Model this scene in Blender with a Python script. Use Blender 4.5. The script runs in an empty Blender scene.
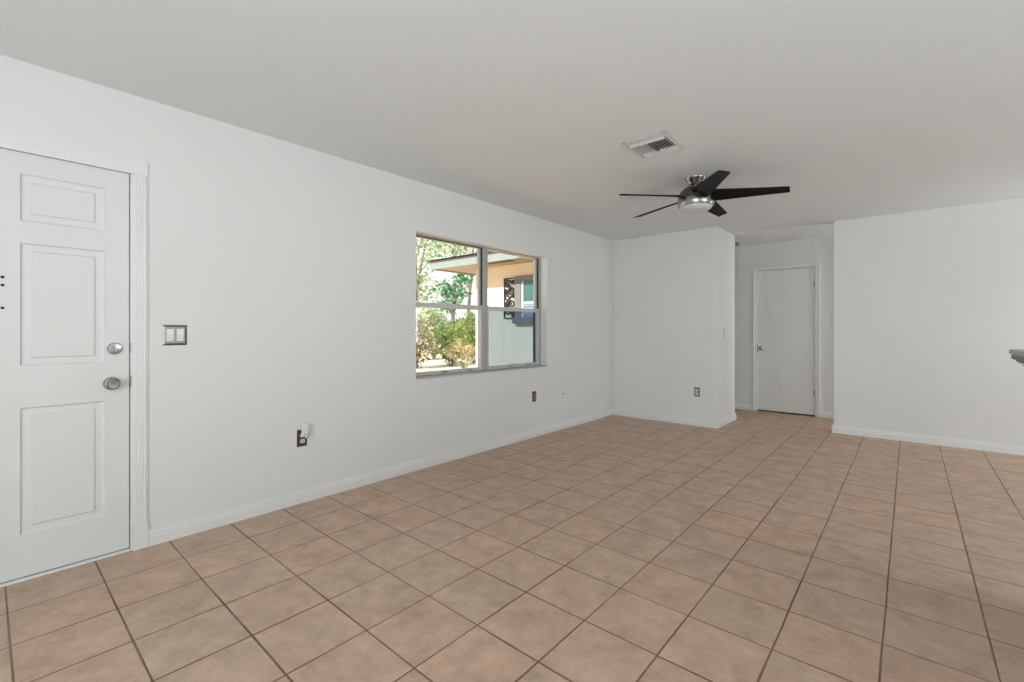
import bpy, bmesh, math, random
from mathutils import Vector, Matrix
S = bpy.context.scene
COL = S.collection
R = math.radians

# ------------------------------------------------------------------ camera
F, YAW, HY = 458.37, 0.7145, 330.66          # focal length in px, turn to the left, horizon row (1024x682)
cam = bpy.data.objects.new('camera', bpy.data.cameras.new('camera'))
COL.objects.link(cam)
cam.location = (0, 0, 1.176)
cam.rotation_euler = (R(90), 0, YAW)
cam.data.sensor_width = 36.0
cam.data.lens = F / 1024 * 36.0
cam.data.shift_y = -(341 - HY) / 1024
cam.data.clip_start = 0.02
S.camera = cam

# ------------------------------------------------------------------ world, sun, daylight, exposure
S.view_settings.view_transform = 'Standard'
S.view_settings.look = 'None'
S.view_settings.gamma = 1.0
S.view_settings.exposure = 0.0
S.view_settings.use_curve_mapping = False

world = bpy.data.worlds.new('sky'); S.world = world
world.use_nodes = True
wn = world.node_tree.nodes; wl = world.node_tree.links
wn.clear()
wo = wn.new('ShaderNodeOutputWorld'); wb = wn.new('ShaderNodeBackground')
sky = wn.new('ShaderNodeTexSky'); sky.sky_type = 'HOSEK_WILKIE'; sky.turbidity = 6.0
sky.sun_direction = (0.0, -0.85, 0.53)
mx = wn.new('ShaderNodeMixRGB'); mx.inputs[0].default_value = 0.8
mx.inputs[2].default_value = (1.0, 0.985, 0.97, 1)
wl.new(sky.outputs[0], mx.inputs[1]); wl.new(mx.outputs[0], wb.inputs[0])
wb.inputs[1].default_value = 1.5
wl.new(wb.outputs[0], wo.inputs[0])

sun = bpy.data.objects.new('sun', bpy.data.lights.new('sun', 'SUN')); COL.objects.link(sun)
sun.data.energy = 9.0; sun.data.angle = R(0.6); sun.data.color = (1.0, 0.96, 0.88)
sun.rotation_euler = Vector((-0.03, 1.0, -0.61)).to_track_quat('-Z', 'Y').to_euler()

def area(name, loc, direction, sx, sy, energy, color=(1, 1, 1)):
    l = bpy.data.lights.new(name, 'AREA'); l.shape = 'RECTANGLE'; l.size = sx; l.size_y = sy
    l.energy = energy; l.color = color
    o = bpy.data.objects.new(name, l); COL.objects.link(o); o.location = loc
    o.rotation_euler = Vector(direction).to_track_quat('-Z', 'Z').to_euler()
    return o
# daylight entering by the openings behind and to the right of the camera
area('daylight_patio_door', (0.6, -2.58, 1.1), (0.0, 1.0, 0.02), 2.3, 1.95, 91, (0.905, 0.99, 1.03))
area('daylight_kitchen_window', (3.62, 2.4, 1.35), (-1.0, 0.0, 0.0), 2.2, 1.5, 84, (0.905, 0.99, 1.03))
area('hall_fill', (1.9, 6.98, 1.3), (-1.0, 0.0, 0.0), 0.8, 1.8, 50, (0.98, 0.98, 0.98))  # added fill lamp inside the hall, no opening behind it
# added up-facing lamp to fill the ceiling, standing in for floor bounce
area('ceiling_fill', (1.4, -1.2, 0.25), (0.0, 0.0, 1.0), 3.2, 2.0, 60, (0.87, 0.985, 1.08))

# ------------------------------------------------------------------ measures
XL, YB, YR, XC, YH, CE = -3.143, 5.779, 6.428, -1.751, 7.438, 2.439
TX0, TY0, T = -1.610, 0.985, 0.3066
WT = 0.20
XR, YN = 3.5, -2.45                       # right and rear walls
W0, W1, WZ0, WZ1 = 2.389, 4.236, 0.765, 2.018   # window opening
D0, D1, DZ = -0.402, 0.514, 2.021             # front door
HD0, HD1, HDZ = -1.687, -0.978, 2.05          # hall door

# ------------------------------------------------------------------ materials
def mat(name, col, rough=0.5, metal=0.0, spec=0.5, noise=0.0, nscale=8.0, bump=0.0, bscale=60.0, col2=None, stretch=None):
    m = bpy.data.materials.new(name); m.use_nodes = True
    nt = m.node_tree; n = nt.nodes; l = nt.links
    p = n['Principled BSDF']
    p.inputs['Base Color'].default_value = (*col, 1)
    p.inputs['Roughness'].default_value = rough
    p.inputs['Metallic'].default_value = metal
    p.inputs['Specular IOR Level'].default_value = spec
    tc = n.new('ShaderNodeTexCoord'); mp = n.new('ShaderNodeMapping')
    l.new(tc.outputs['Object'], mp.inputs[0])
    if stretch: mp.inputs['Scale'].default_value = stretch
    if noise > 0 or col2:
        t = n.new('ShaderNodeTexNoise'); t.inputs['Scale'].default_value = nscale; t.inputs['Detail'].default_value = 5
        l.new(mp.outputs[0], t.inputs['Vector'])
        r = n.new('ShaderNodeValToRGB')
        a = col2 if col2 else tuple(c * (1 - noise) for c in col)
        r.color_ramp.elements[0].position = 0.35; r.color_ramp.elements[1].position = 0.65
        r.color_ramp.elements[0].color = (*a, 1); r.color_ramp.elements[1].color = (*col, 1)
        l.new(t.outputs['Fac'], r.inputs[0]); l.new(r.outputs[0], p.inputs['Base Color'])
    if bump > 0:
        t = n.new('ShaderNodeTexNoise'); t.inputs['Scale'].default_value = bscale; t.inputs['Detail'].default_value = 3
        l.new(mp.outputs[0], t.inputs['Vector'])
        b = n.new('ShaderNodeBump'); b.inputs['Strength'].default_value = bump; b.inputs['Distance'].default_value = 0.002
        l.new(t.outputs['Fac'], b.inputs['Height']); l.new(b.outputs[0], p.inputs['Normal'])
    return m

M_wall = mat('wall_paint', (0.775, 0.778, 0.765), 0.55, bump=0.25, bscale=45, noise=0.012, nscale=1.2, spec=0.3)
M_ceil = mat('ceiling_paint', (0.81, 0.835, 0.845), 0.8, bump=0.3, bscale=35, noise=0.015, nscale=1.0, spec=0.2)
M_trim = mat('trim_paint', (0.79, 0.795, 0.785), 0.35, noise=0.01, nscale=3)
M_door = mat('door_paint', (0.745, 0.755, 0.745), 0.4, noise=0.012, nscale=2)
M_hdoor = mat('hall_door_paint', (0.80, 0.80, 0.79), 0.4, noise=0.012, nscale=2)
M_nickel = mat('satin_nickel', (0.36, 0.35, 0.335), 0.28, 1.0, noise=0.12, nscale=40, stretch=(1, 1, 12))
M_nickel2 = mat('polished_nickel', (0.40, 0.395, 0.385), 0.24, 1.0, noise=0.05, nscale=30)
M_housing = mat('dark_brushed_nickel', (0.17, 0.165, 0.155), 0.25, 1.0, noise=0.15, nscale=40, stretch=(1, 1, 12))
M_sw = mat('brushed_switch_plate', (0.26, 0.255, 0.245), 0.38, 1.0, noise=0.1, nscale=50, stretch=(1, 1, 12))
M_dark = mat('dark_gap', (0.02, 0.02, 0.02), 0.7, noise=0.2)
M_bronze = mat('aged_bronze', (0.13, 0.105, 0.07), 0.4, 0.7, noise=0.35, nscale=60)
M_gplate = mat('grey_metal_plate', (0.30, 0.27, 0.27), 0.35, 0.8, noise=0.15, nscale=40)
M_plastic = mat('white_plastic', (0.80, 0.80, 0.78), 0.3, noise=0.02)
M_ivory = mat('ivory_plastic', (0.72, 0.66, 0.60), 0.3, noise=0.03)
M_alu = mat('window_aluminium', (0.42, 0.418, 0.405), 0.45, 0.15, noise=0.05, nscale=20)
M_alu2 = mat('window_aluminium_light', (0.60, 0.597, 0.58), 0.45, 0.1, noise=0.05, nscale=20)
M_black = mat('matte_black', (0.015, 0.015, 0.015), 0.6, noise=0.1)
M_sill = mat('marble_sill', (0.46, 0.455, 0.44), 0.25, noise=0.12, nscale=6)
M_blade = mat('dark_espresso_blade', (0.006, 0.006, 0.006), 0.5, spec=0.15, noise=0.4, nscale=9, stretch=(1, 8, 1))
M_vent = mat('vent_enamel', (0.66, 0.66, 0.65), 0.4, noise=0.03)
M_ventd = mat('vent_dark', (0.06, 0.06, 0.06), 0.7, noise=0.2)
M_granite = mat('granite', (0.20, 0.20, 0.185), 0.25, col2=(0.11, 0.11, 0.105), nscale=90)
M_granite2 = mat('cabinet_grey', (0.12, 0.12, 0.115), 0.4, noise=0.1)
M_stucco = mat('cream_stucco', (0.84, 0.70, 0.47), 0.85, bump=0.0, bscale=30, noise=0.05, nscale=3)
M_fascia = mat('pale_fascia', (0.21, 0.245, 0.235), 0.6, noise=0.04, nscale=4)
M_soffit = mat('soffit_paint', (0.42, 0.30, 0.19), 0.7, noise=0.08, nscale=5)
M_drip = mat('brown_drip_edge', (0.20, 0.12, 0.11), 0.6, noise=0.15)
M_shing = mat('shingles', (0.30, 0.24, 0.22), 0.9, noise=0.3, nscale=12, bump=0.5)
M_greyf = mat('grey_window_trim', (0.14, 0.14, 0.13), 0.6, noise=0.06)
M_tealg = mat('teal_dark_glass', (0.05, 0.13, 0.12), 0.08, 0.0, noise=0.2, nscale=2)
M_blueg = mat('blind_slats', (0.25, 0.33, 0.40), 0.3, noise=0.1, nscale=4)
M_iron = mat('black_iron', (0.02, 0.02, 0.025), 0.5, 0.5, noise=0.2)
M_bark = mat('bark', (0.20, 0.16, 0.13), 0.9, noise=0.4, nscale=14, bump=0.8)
M_ground = mat('sandy_yard', (0.78, 0.66, 0.56), 0.95, col2=(0.60, 0.52, 0.42), nscale=3, bump=0.6)
M_concrete = mat('patio_concrete', (0.55, 0.53, 0.5), 0.8, noise=0.08, nscale=4)
M_house = mat('far_house_paint', (0.60, 0.62, 0.66), 0.8, noise=0.05)
M_roofg = mat('far_house_roof', (0.30, 0.33, 0.38), 0.85, noise=0.15, nscale=8)

def leaf_mat(name, a, b, c):
    m = bpy.data.materials.new(name); m.use_nodes = True
    nt = m.node_tree; n = nt.nodes; l = nt.links; p = n['Principled BSDF']
    g = n.new('ShaderNodeNewGeometry'); r = n.new('ShaderNodeValToRGB')
    r.color_ramp.elements[0].color = (*a, 1); r.color_ramp.elements[1].color = (*c, 1)
    e = r.color_ramp.elements.new(0.5); e.color = (*b, 1)
    l.new(g.outputs['Random Per Island'], r.inputs[0]); l.new(r.outputs[0], p.inputs['Base Color'])
    p.inputs['Roughness'].default_value = 0.6
    tr = n.new('ShaderNodeBsdfTranslucent'); l.new(r.outputs[0], tr.inputs['Color'])
    mix = n.new('ShaderNodeMixShader'); mix.inputs[0].default_value = 0.45
    l.new(p.outputs[0], mix.inputs[1]); l.new(tr.outputs[0], mix.inputs[2])
    l.new(mix.outputs[0], n['Material Output'].inputs['Surface'])
    return m
L_green = leaf_mat('green_leaves', (0.05, 0.17, 0.02), (0.20, 0.32, 0.06), (0.55, 0.50, 0.18))
L_deep = leaf_mat('deep_green_leaves', (0.03, 0.14, 0.04), (0.07, 0.27, 0.09), (0.32, 0.48, 0.24))
L_dry = leaf_mat('dry_leaves', (0.08, 0.14, 0.02), (0.34, 0.27, 0.08), (0.62, 0.50, 0.34))
L_pale = leaf_mat('pale_leaves', (0.09, 0.28, 0.05), (0.36, 0.45, 0.18), (0.80, 0.68, 0.62))

def glass_mat(name, tint, refl=0.06, haze=0.0, hcol=(0.5, 0.6, 0.7)):
    m = bpy.data.materials.new(name); m.use_nodes = True
    nt = m.node_tree; n = nt.nodes; l = nt.links
    n.remove(n['Principled BSDF'])
    t = n.new('ShaderNodeBsdfTransparent'); t.inputs[0].default_value = (*tint, 1)
    g = n.new('ShaderNodeBsdfGlossy'); g.inputs['Roughness'].default_value = 0.02
    mix = n.new('ShaderNodeMixShader'); mix.inputs[0].default_value = refl
    l.new(t.outputs[0], mix.inputs[1]); l.new(g.outputs[0], mix.inputs[2])
    last = mix
    if haze > 0:
        d = n.new('ShaderNodeBsdfDiffuse'); d.inputs[0].default_value = (*hcol, 1)
        m2 = n.new('ShaderNodeMixShader'); m2.inputs[0].default_value = haze
        l.new(mix.outputs[0], m2.inputs[1]); l.new(d.outputs[0], m2.inputs[2]); last = m2
    l.new(last.outputs[0], n['Material Output'].inputs['Surface'])
    return m
M_glass = glass_mat('window_glass', (0.97, 0.985, 0.98), 0.04)
M_screen = glass_mat('insect_screen', (0.43, 0.51, 0.62), 0.0, 0.04, (0.35, 0.42, 0.5))
M_globe = mat('frosted_globe', (0.62, 0.63, 0.62), 0.35, noise=0.02)
M_clear = mat('clear_plastic', (0.85, 0.84, 0.82), 0.1, noise=0.02)
M_clear.node_tree.nodes['Principled BSDF'].inputs['Transmission Weight'].default_value = 0.35

# floor tile material: 12 inch tiles, grout grid aligned to the room
def tile_material():
    m = bpy.data.materials.new('terracotta_tiles'); m.use_nodes = True
    nt = m.node_tree; n = nt.nodes; l = nt.links; p = n['Principled BSDF']
    tc = n.new('ShaderNodeTexCoord')
    def math_(op, a, b=None, v=None):
        x = n.new('ShaderNodeMath'); x.operation = op
        l.new(a, x.inputs[0])
        if b is not None: l.new(b, x.inputs[1])
        if v is not None: x.inputs[1].default_value = v
        return x.outputs[0]
    sep = n.new('ShaderNodeSeparateXYZ')
    # slightly wobbly joints
    nz = n.new('ShaderNodeTexNoise'); nz.inputs['Scale'].default_value = 2.2; nz.inputs['Detail'].default_value = 1
    l.new(tc.outputs['Object'], nz.inputs['Vector'])
    vs = n.new('ShaderNodeVectorMath'); vs.operation = 'SUBTRACT'; vs.inputs[1].default_value = (0.5, 0.5, 0.5)
    l.new(nz.outputs['Color'], vs.inputs[0])
    vm = n.new('ShaderNodeVectorMath'); vm.operation = 'SCALE'; vm.inputs['Scale'].default_value = 0.005
    l.new(vs.outputs[0], vm.inputs[0])
    va = n.new('ShaderNodeVectorMath'); va.operation = 'ADD'
    l.new(tc.outputs['Object'], va.inputs[0]); l.new(vm.outputs[0], va.inputs[1])
    l.new(va.outputs[0], sep.inputs[0])
    ux = math_('DIVIDE', math_('SUBTRACT', sep.outputs[0], v=TX0), v=T)
    uy = math_('DIVIDE', math_('SUBTRACT', sep.outputs[1], v=TY0), v=T)
    def edge(u):
        fr = math_('FRACT', math_('ADD', u, v=100.0))
        inv = n.new('ShaderNodeMath'); inv.operation = 'SUBTRACT'; inv.inputs[0].default_value = 1.0
        l.new(fr, inv.inputs[1])
        return math_('MINIMUM', fr, inv.outputs[0])
    ed = math_('MINIMUM', edge(ux), edge(uy))
    # joints: ramp from grout to tile
    ramp = n.new('ShaderNodeMapRange'); ramp.inputs['From Min'].default_value = 0.0075; ramp.inputs['From Max'].default_value = 0.0138
    l.new(ed, ramp.inputs['Value'])
    body = ramp.outputs[0]
    nw = n.new('ShaderNodeTexNoise'); nw.inputs['Scale'].default_value = 1.3; nw.inputs['Detail'].default_value = 3; l.new(tc.outputs['Object'], nw.inputs['Vector'])
    wr = n.new('ShaderNodeMapRange'); wr.inputs['From Min'].default_value = 0.35; wr.inputs['From Max'].default_value = 0.65; wr.inputs['To Min'].default_value = -0.003; wr.inputs['To Max'].default_value = 0.003
    l.new(nw.outputs['Fac'], wr.inputs['Value']); l.new(math_('ADD', ed, wr.outputs[0]), ramp.inputs['Value'])
    # per-tile random
    fx = math_('FLOOR', ux); fy = math_('FLOOR', uy)
    cmb = n.new('ShaderNodeCombineXYZ'); l.new(fx, cmb.inputs[0]); l.new(fy, cmb.inputs[1])
    wh = n.new('ShaderNodeTexWhiteNoise'); wh.noise_dimensions = '2D'; l.new(cmb.outputs[0], wh.inputs['Vector'])
    # mottling, shifted per tile
    sh = n.new('ShaderNodeVectorMath'); sh.operation = 'SCALE'; sh.inputs['Scale'].default_value = 7.0
    l.new(wh.outputs['Color'], sh.inputs[0])
    ad = n.new('ShaderNodeVectorMath'); ad.operation = 'ADD'; l.new(tc.outputs['Object'], ad.inputs[0]); l.new(sh.outputs[0], ad.inputs[1])
    n1 = n.new('ShaderNodeTexNoise'); n1.inputs['Scale'].default_value = 8.0; n1.inputs['Detail'].default_value = 8; n1.inputs['Roughness'].default_value = 0.74
    n1.inputs['Distortion'].default_value = 0.15
    l.new(ad.outputs[0], n1.inputs['Vector'])
    cr = n.new('ShaderNodeValToRGB'); e = cr.color_ramp.elements
    e[0].position = 0.30; e[0].color = (0.42, 0.300, 0.222, 1)
    e[1].position = 0.70; e[1].color = (0.685, 0.500, 0.385, 1)
    q = e.new(0.5); q.color = (0.555, 0.402, 0.303, 1)
    l.new(n1.outputs['Fac'], cr.inputs[0])
    # tint per tile: pinkish or grey-tan
    cr2 = n.new('ShaderNodeValToRGB'); e = cr2.color_ramp.elements
    e[0].position = 0.0; e[0].color = (0.97, 0.985, 0.975, 1)
    e[1].position = 1.0; e[1].color = (1.04, 0.985, 0.955, 1)
    l.new(wh.outputs['Value'], cr2.inputs[0])
    mul = n.new('ShaderNodeMixRGB'); mul.blend_type = 'MULTIPLY'; mul.inputs[0].default_value = 1.0
    l.new(cr.outputs[0], mul.inputs[1]); l.new(cr2.outputs[0], mul.inputs[2])
    # grout
    ng = n.new('ShaderNodeTexNoise'); ng.inputs['Scale'].default_value = 3.0; l.new(tc.outputs['Object'], ng.inputs['Vector'])
    cg = n.new('ShaderNodeValToRGB'); cg.color_ramp.elements[0].color = (0.15, 0.075, 0.048, 1); cg.color_ramp.elements[1].color = (0.28, 0.165, 0.12, 1)
    cg.color_ramp.elements[0].position = 0.4; cg.color_ramp.elements[1].position = 0.62
    l.new(ng.outputs['Fac'], cg.inputs[0])
    mx = n.new('ShaderNodeMixRGB'); l.new(body, mx.inputs[0]); l.new(cg.outputs[0], mx.inputs[1]); l.new(mul.outputs[0], mx.inputs[2])
    l.new(mx.outputs[0], p.inputs['Base Color'])
    p.inputs['Roughness'].default_value = 0.5
    p.inputs['Specular IOR Level'].default_value = 0.35
    # relief: lower joints, uneven faces
    hm = n.new('ShaderNodeMath'); hm.operation = 'MULTIPLY_ADD'; hm.inputs[1].default_value = 0.25
    l.new(n1.outputs['Fac'], hm.inputs[0]); l.new(body, hm.inputs[2])
    b = n.new('ShaderNodeBump'); b.inputs['Strength'].default_value = 0.5; b.inputs['Distance'].default_value = 0.003
    l.new(hm.outputs[0], b.inputs['Height']); l.new(b.outputs[0], p.inputs['Normal'])
    return m
M_tile = tile_material()

# ------------------------------------------------------------------ mesh helpers
def tag(o, label=None, cat=None, group=None, kind=None):
    if label: o['label'] = label
    if cat: o['category'] = cat
    if group: o['group'] = group
    if kind: o['kind'] = kind
    return o

class MB:
    def __init__(self): self.bm = bmesh.new()
    def box(self, x0, y0, z0, x1, y1, z1):
        xs = sorted((x0, x1)); ys = sorted((y0, y1)); zs = sorted((z0, z1))
        v = [self.bm.verts.new((x, y, z)) for x in xs for y in ys for z in zs]
        for f in ((0, 1, 3, 2), (4, 6, 7, 5), (0, 4, 5, 1), (2, 3, 7, 6), (0, 2, 6, 4), (1, 5, 7, 3)):
            self.bm.faces.new([v[i] for i in f])
        return self
    def prism(self, prof, axis, a, b):
        """prof: 2D points; extruded along axis from a to b. axis x: prof=(y,z); y: (x,z); z: (x,y)"""
        def P(p, t):
            return (t, p[0], p[1]) if axis == 'x' else (p[0], t, p[1]) if axis == 'y' else (p[0], p[1], t)
        va = [self.bm.verts.new(P(p, a)) for p in prof]; vb = [self.bm.verts.new(P(p, b)) for p in prof]
        n = len(prof)
        self.bm.faces.new(va); self.bm.faces.new(vb[::-1])
        for i in range(n): self.bm.faces.new((va[i], vb[i], vb[(i + 1) % n], va[(i + 1) % n]))
        return self
    def lathe(self, prof, c=(0, 0, 0), axis='z', seg=40, mtx=None):
        """prof: (radius, height) list from one end to the other"""
        rings = []
        for r, h in prof:
            ring = []
            if r < 1e-6:
                pts = [(0, 0, h)]
            else:
                pts = [(r * math.cos(2 * math.pi * k / seg), r * math.sin(2 * math.pi * k / seg), h) for k in range(seg)]
            for p in pts:
                if axis == 'x': p = (p[2], p[0], p[1])
                elif axis == 'y': p = (p[0], p[2], p[1])
                ring.append(self.bm.verts.new((p[0] + c[0], p[1] + c[1], p[2] + c[2])))
            rings.append(ring)
        for a, b in zip(rings, rings[1:]):
            if len(a) == 1 and len(b) == 1: continue
            for k in range(seg):
                k2 = (k + 1) % seg
                if len(a) == 1: self.bm.faces.new((a[0], b[k], b[k2]))
                elif len(b) == 1: self.bm.faces.new((a[k], b[0], a[k2]))
                else: self.bm.faces.new((a[k], b[k], b[k2], a[k2]))
        for e in (rings[0], rings[-1]):
            if len(e) > 1: self.bm.faces.new(e)
        return self
    def tube(self, pts, rad, seg=8):
        pts = [Vector(p) for p in pts]; rings = []
        for i, p in enumerate(pts):
            d = (pts[min(i + 1, len(pts) - 1)] - pts[max(i - 1, 0)]).normalized()
            a = d.orthogonal().normalized() if i == 0 else (prev - d * prev.dot(d)).normalized()
            prev = a; b = d.cross(a)
            r = rad[i] if isinstance(rad, (list, tuple)) else rad
            rings.append([self.bm.verts.new(p + (a * math.cos(t) + b * math.sin(t)) * r) for t in [2 * math.pi * k / seg for k in range(seg)]])
        for a, b in zip(rings, rings[1:]):
            for k in range(seg): self.bm.faces.new((a[k], b[k], b[(k + 1) % seg], a[(k + 1) % seg]))
        self.bm.faces.new(rings[0]); self.bm.faces.new(rings[-1][::-1])
        return self
    def quad(self, *p):
        self.bm.faces.new([self.bm.verts.new(q) for q in p]); return self
    def build(self, name, material, parent=None, smooth=False, bevel=0.0, loc=None, fix=True):
        if fix: bmesh.ops.recalc_face_normals(self.bm, faces=self.bm.faces)
        me = bpy.data.meshes.new(name); self.bm.to_mesh(me); self.bm.free()
        o = bpy.data.objects.new(name, me); COL.objects.link(o)
        me.materials.append(material)
        if smooth:
            for p in me.polygons: p.use_smooth = True
            md = o.modifiers.new('split', 'EDGE_SPLIT'); md.split_angle = R(38)
        if bevel > 0:
            md = o.modifiers.new('bevel', 'BEVEL'); md.width = bevel; md.segments = 2; md.limit_method = 'ANGLE'; md.angle_limit = R(40)
        if loc: o.location = loc
        if parent: o.parent = parent
        return o

def empty(name, loc, label, cat, group=None, rz=0.0):
    o = bpy.data.objects.new(name, None); COL.objects.link(o); o.location = loc
    o.rotation_euler = (0, 0, rz); o.empty_display_size = 0.1
    return tag(o, label, cat, group)

def struct(mb, name, material, parent=None, **k):
    o = mb.build(name, material, parent, **k)
    if not parent: o['kind'] = 'structure'
    return o

def copy_tree(o, parent=None):
    c = o.copy(); COL.objects.link(c)
    if parent: c.parent = parent
    for ch in [x for x in bpy.data.objects if x.parent == o]:
        copy_tree(ch, c)
    return c

# ------------------------------------------------------------------ room shell
struct(MB().box(-5.2, YN - 0.3, -0.12, XR + 0.25, YH + 0.2, 0), 'floor', M_tile)
struct(MB().box(XL - WT, YN - 0.2, CE, XR + 0.2, YB + 0.15, CE + 0.12).box(-4.6, YB + 0.15, CE, XR + 0.2, YH + 0.2, CE + 0.12), 'ceiling', M_ceil)

w = MB(); a, b = XL - WT, XL
w.box(a, YN - 0.2, 0, b, D0 - 0.02, CE)
w.box(a, D0 - 0.02, DZ + 0.02, b, D1 + 0.012, CE)
w.box(a, D1 + 0.012, 0, b, W0, CE)
w.box(a, W0, 0, b, W1, WZ0); w.box(a, W0, WZ1, b, W1, CE)
w.box(a, W1, 0, b, YB + 0.12, CE)
struct(w, 'wall_left', M_wall)
struct(MB().prism([(XL, YB), (XC, YB), (XC, 6.53), (-4.5, 6.53), (-4.5, 6.42), (XC - 0.11, 6.42), (XC - 0.11, YB + 0.11), (XL, YB + 0.11)], 'z', 0, CE), 'wall_back', M_wall, bevel=0.006)
struct(MB().box(-0.663, YR, 0, XR, YR + 0.11, CE), 'wall_partition', M_wall, bevel=0.006)
w = MB(); y0, y1 = YH, YH + 0.12
w.box(-4.5, y0, 0, HD0 - 0.012, y1, CE); w.box(HD0 - 0.012, y0, HDZ + 0.012, HD1 + 0.012, y1, CE); w.box(HD1 + 0.012, y0, 0, XR, y1, CE)
struct(w, 'wall_hall', M_wall)
struct(MB().box(-4.6, 6.42, 0, -4.5, YH + 0.12, CE), 'wall_hall_end', M_wall)
# hall closes beyond the partition; an added fill lamp lights it
struct(MB().box(2.2, YR + 0.11, 0, 2.3, YH, CE), 'wall_hall_right', M_wall)
# right wall with kitchen window opening
w = MB(); a, b = XR, XR + 0.2
w.box(a, YN - 0.2, 0, b, 1.2, CE); w.box(a, 1.2, 0, b, 3.6, 0.55); w.box(a, 1.2, 2.1, b, 3.6, CE); w.box(a, 3.6, 0, b, YH + 0.12, CE)
struct(w, 'wall_right', M_wall)
# rear wall with patio door opening
w = MB(); a, b = YN - 0.2, YN
w.box(XL, a, 0, -0.6, b, CE); w.box(-0.6, a, 2.08, 1.8, b, CE); w.box(1.8, a, 0, XR, b, CE)
struct(w, 'wall_rear', M_wall)
t = struct(MB().box(-0.6, YN - 0.16, 0, -0.54, YN - 0.08, 2.08).box(1.74, YN - 0.16, 0, 1.8, YN - 0.08, 2.08).box(-0.54, YN - 0.16, 2.02, 1.74, YN - 0.08, 2.08)
           .box(-0.54, YN - 0.16, 0, 1.74, YN - 0.08, 0.05).box(0.57, YN - 0.16, 0.05, 0.63, YN - 0.08, 2.02), 'door_3', M_alu2)
t = struct(MB().box(XR + 0.04, 1.2, 0.55, XR + 0.12, 1.26, 2.1).box(XR + 0.04, 3.54, 0.55, XR + 0.12, 3.6, 2.1).box(XR + 0.04, 1.26, 2.04, XR + 0.12, 3.54, 2.1)
           .box(XR + 0.04, 1.26, 0.55, XR + 0.12, 3.54, 0.61).box(XR + 0.04, 2.37, 0.61, XR + 0.12, 2.43, 2.04), 'window_2', M_alu2)

# baseboards: stepped colonial profile
BBH, BBT = 0.088, 0.015
def bb_prof(s):      # (distance from wall, z)
    return [(0, 0), (BBT * s, 0), (BBT * s, 0.050), (0.012 * s, 0.056), (0.012 * s, 0.066), (0.008 * s, 0.072), (0.007 * s, 0.082), (0.004 * s, BBH), (0, BBH)]
def bb_x(name, y, s, x0, x1):     # runs along x, on a wall at y, room on side s
    struct(MB().prism([(y + p[0] * s, p[1]) for p in bb_prof(1)], 'x', x0, x1), name, M_trim)
def bb_y(name, x, s, y0, y1):
    struct(MB().prism([(x + p[0] * s, p[1]) for p in bb_prof(1)], 'y', y0, y1), name, M_trim)
bb_y('baseboard_left', XL, 1, 0.588, YB)
bb_x('baseboard_back', YB, -1, XL + BBT, XC + BBT)
bb_y('baseboard_nib', XC, 1, YB, 6.53 + BBT)
bb_x('baseboard_partition', YR, -1, -0.663 - BBT, XR)
bb_y('baseboard_partition_end', -0.663, -1, YR, YR + 0.11)
bb_x('baseboard_hall_left', YH, -1, -4.5, HD0 - 0.065)
bb_x('baseboard_hall_right', YH, -1, HD1 + 0.065, 2.2)
bb_x('baseboard_hall_inner', 6.53, 1, -4.5, XC + BBT - 0.001)

# ------------------------------------------------------------------ front door (left wall)
def panel_face(bm, xf, y0, y1, z0, z1):
    """raised panel sunk in a face at x=xf, facing +x"""
    steps = [(0, 0), (0.005, -0.008), (0.010, -0.010), (0.034, -0.009), (0.041, -0.003), (0.045, -0.003)]
    rings = []
    for ins, dep in steps:
        rings.append([bm.verts.new((xf + dep, yy, zz)) for yy, zz in ((y0 + ins, z0 + ins), (y1 - ins, z0 + ins), (y1 - ins, z1 - ins), (y0 + ins, z1 - ins))])
    for a, b in zip(rings, rings[1:]):
        for k in range(4): bm.faces.new((a[k], a[(k + 1) % 4], b[(k + 1) % 4], b[k]))
    bm.faces.new(rings[-1])
dx = XL - 0.010
door = tag(bpy.data.objects.new('door_1', None), kind='structure'); COL.objects.link(door); door.location = (dx, D1, 0)
mb = MB(); bm = mb.bm
ys = [D0 + 0.004, -0.300, 0.0, 0.112, 0.412, D1 - 0.004]; zs = [0.017, 0.214, 0.812, 1.010, 1.590, 1.693, 1.916, DZ - 0.006]
for i in range(5):
    for j in range(7):
        if i in (1, 3) and j in (1, 3, 5): panel_face(bm, 0, ys[i] - D1, ys[i + 1] - D1, zs[j], zs[j + 1])
        else: mb.quad((0, ys[i] - D1, zs[j]), (0, ys[i + 1] - D1, zs[j]), (0, ys[i + 1] - D1, zs[j + 1]), (0, ys[i] - D1, zs[j + 1]))
Y0, Y1, Z0, Z1 = ys[0] - D1, ys[-1] - D1, zs[0], zs[-1]; B = -0.044
mb.quad((B, Y0, Z0), (B, Y0, Z1), (B, Y1, Z1), (B, Y1, Z0))
mb.quad((0, Y1, Z0), (B, Y1, Z0), (B, Y1, Z1), (0, Y1, Z1)); mb.quad((0, Y0, Z0), (0, Y0, Z1), (B, Y0, Z1), (B, Y0, Z0))
mb.quad((0, Y0, Z1), (0, Y1, Z1), (B, Y1, Z1), (B, Y0, Z1)); mb.quad((0, Y0, Z0), (B, Y0, Z0), (B, Y1, Z0), (0, Y1, Z0))
bmesh.ops.remove_doubles(bm, verts=bm.verts, dist=1e-5)
mb.build('door_panel', M_door, door)
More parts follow.
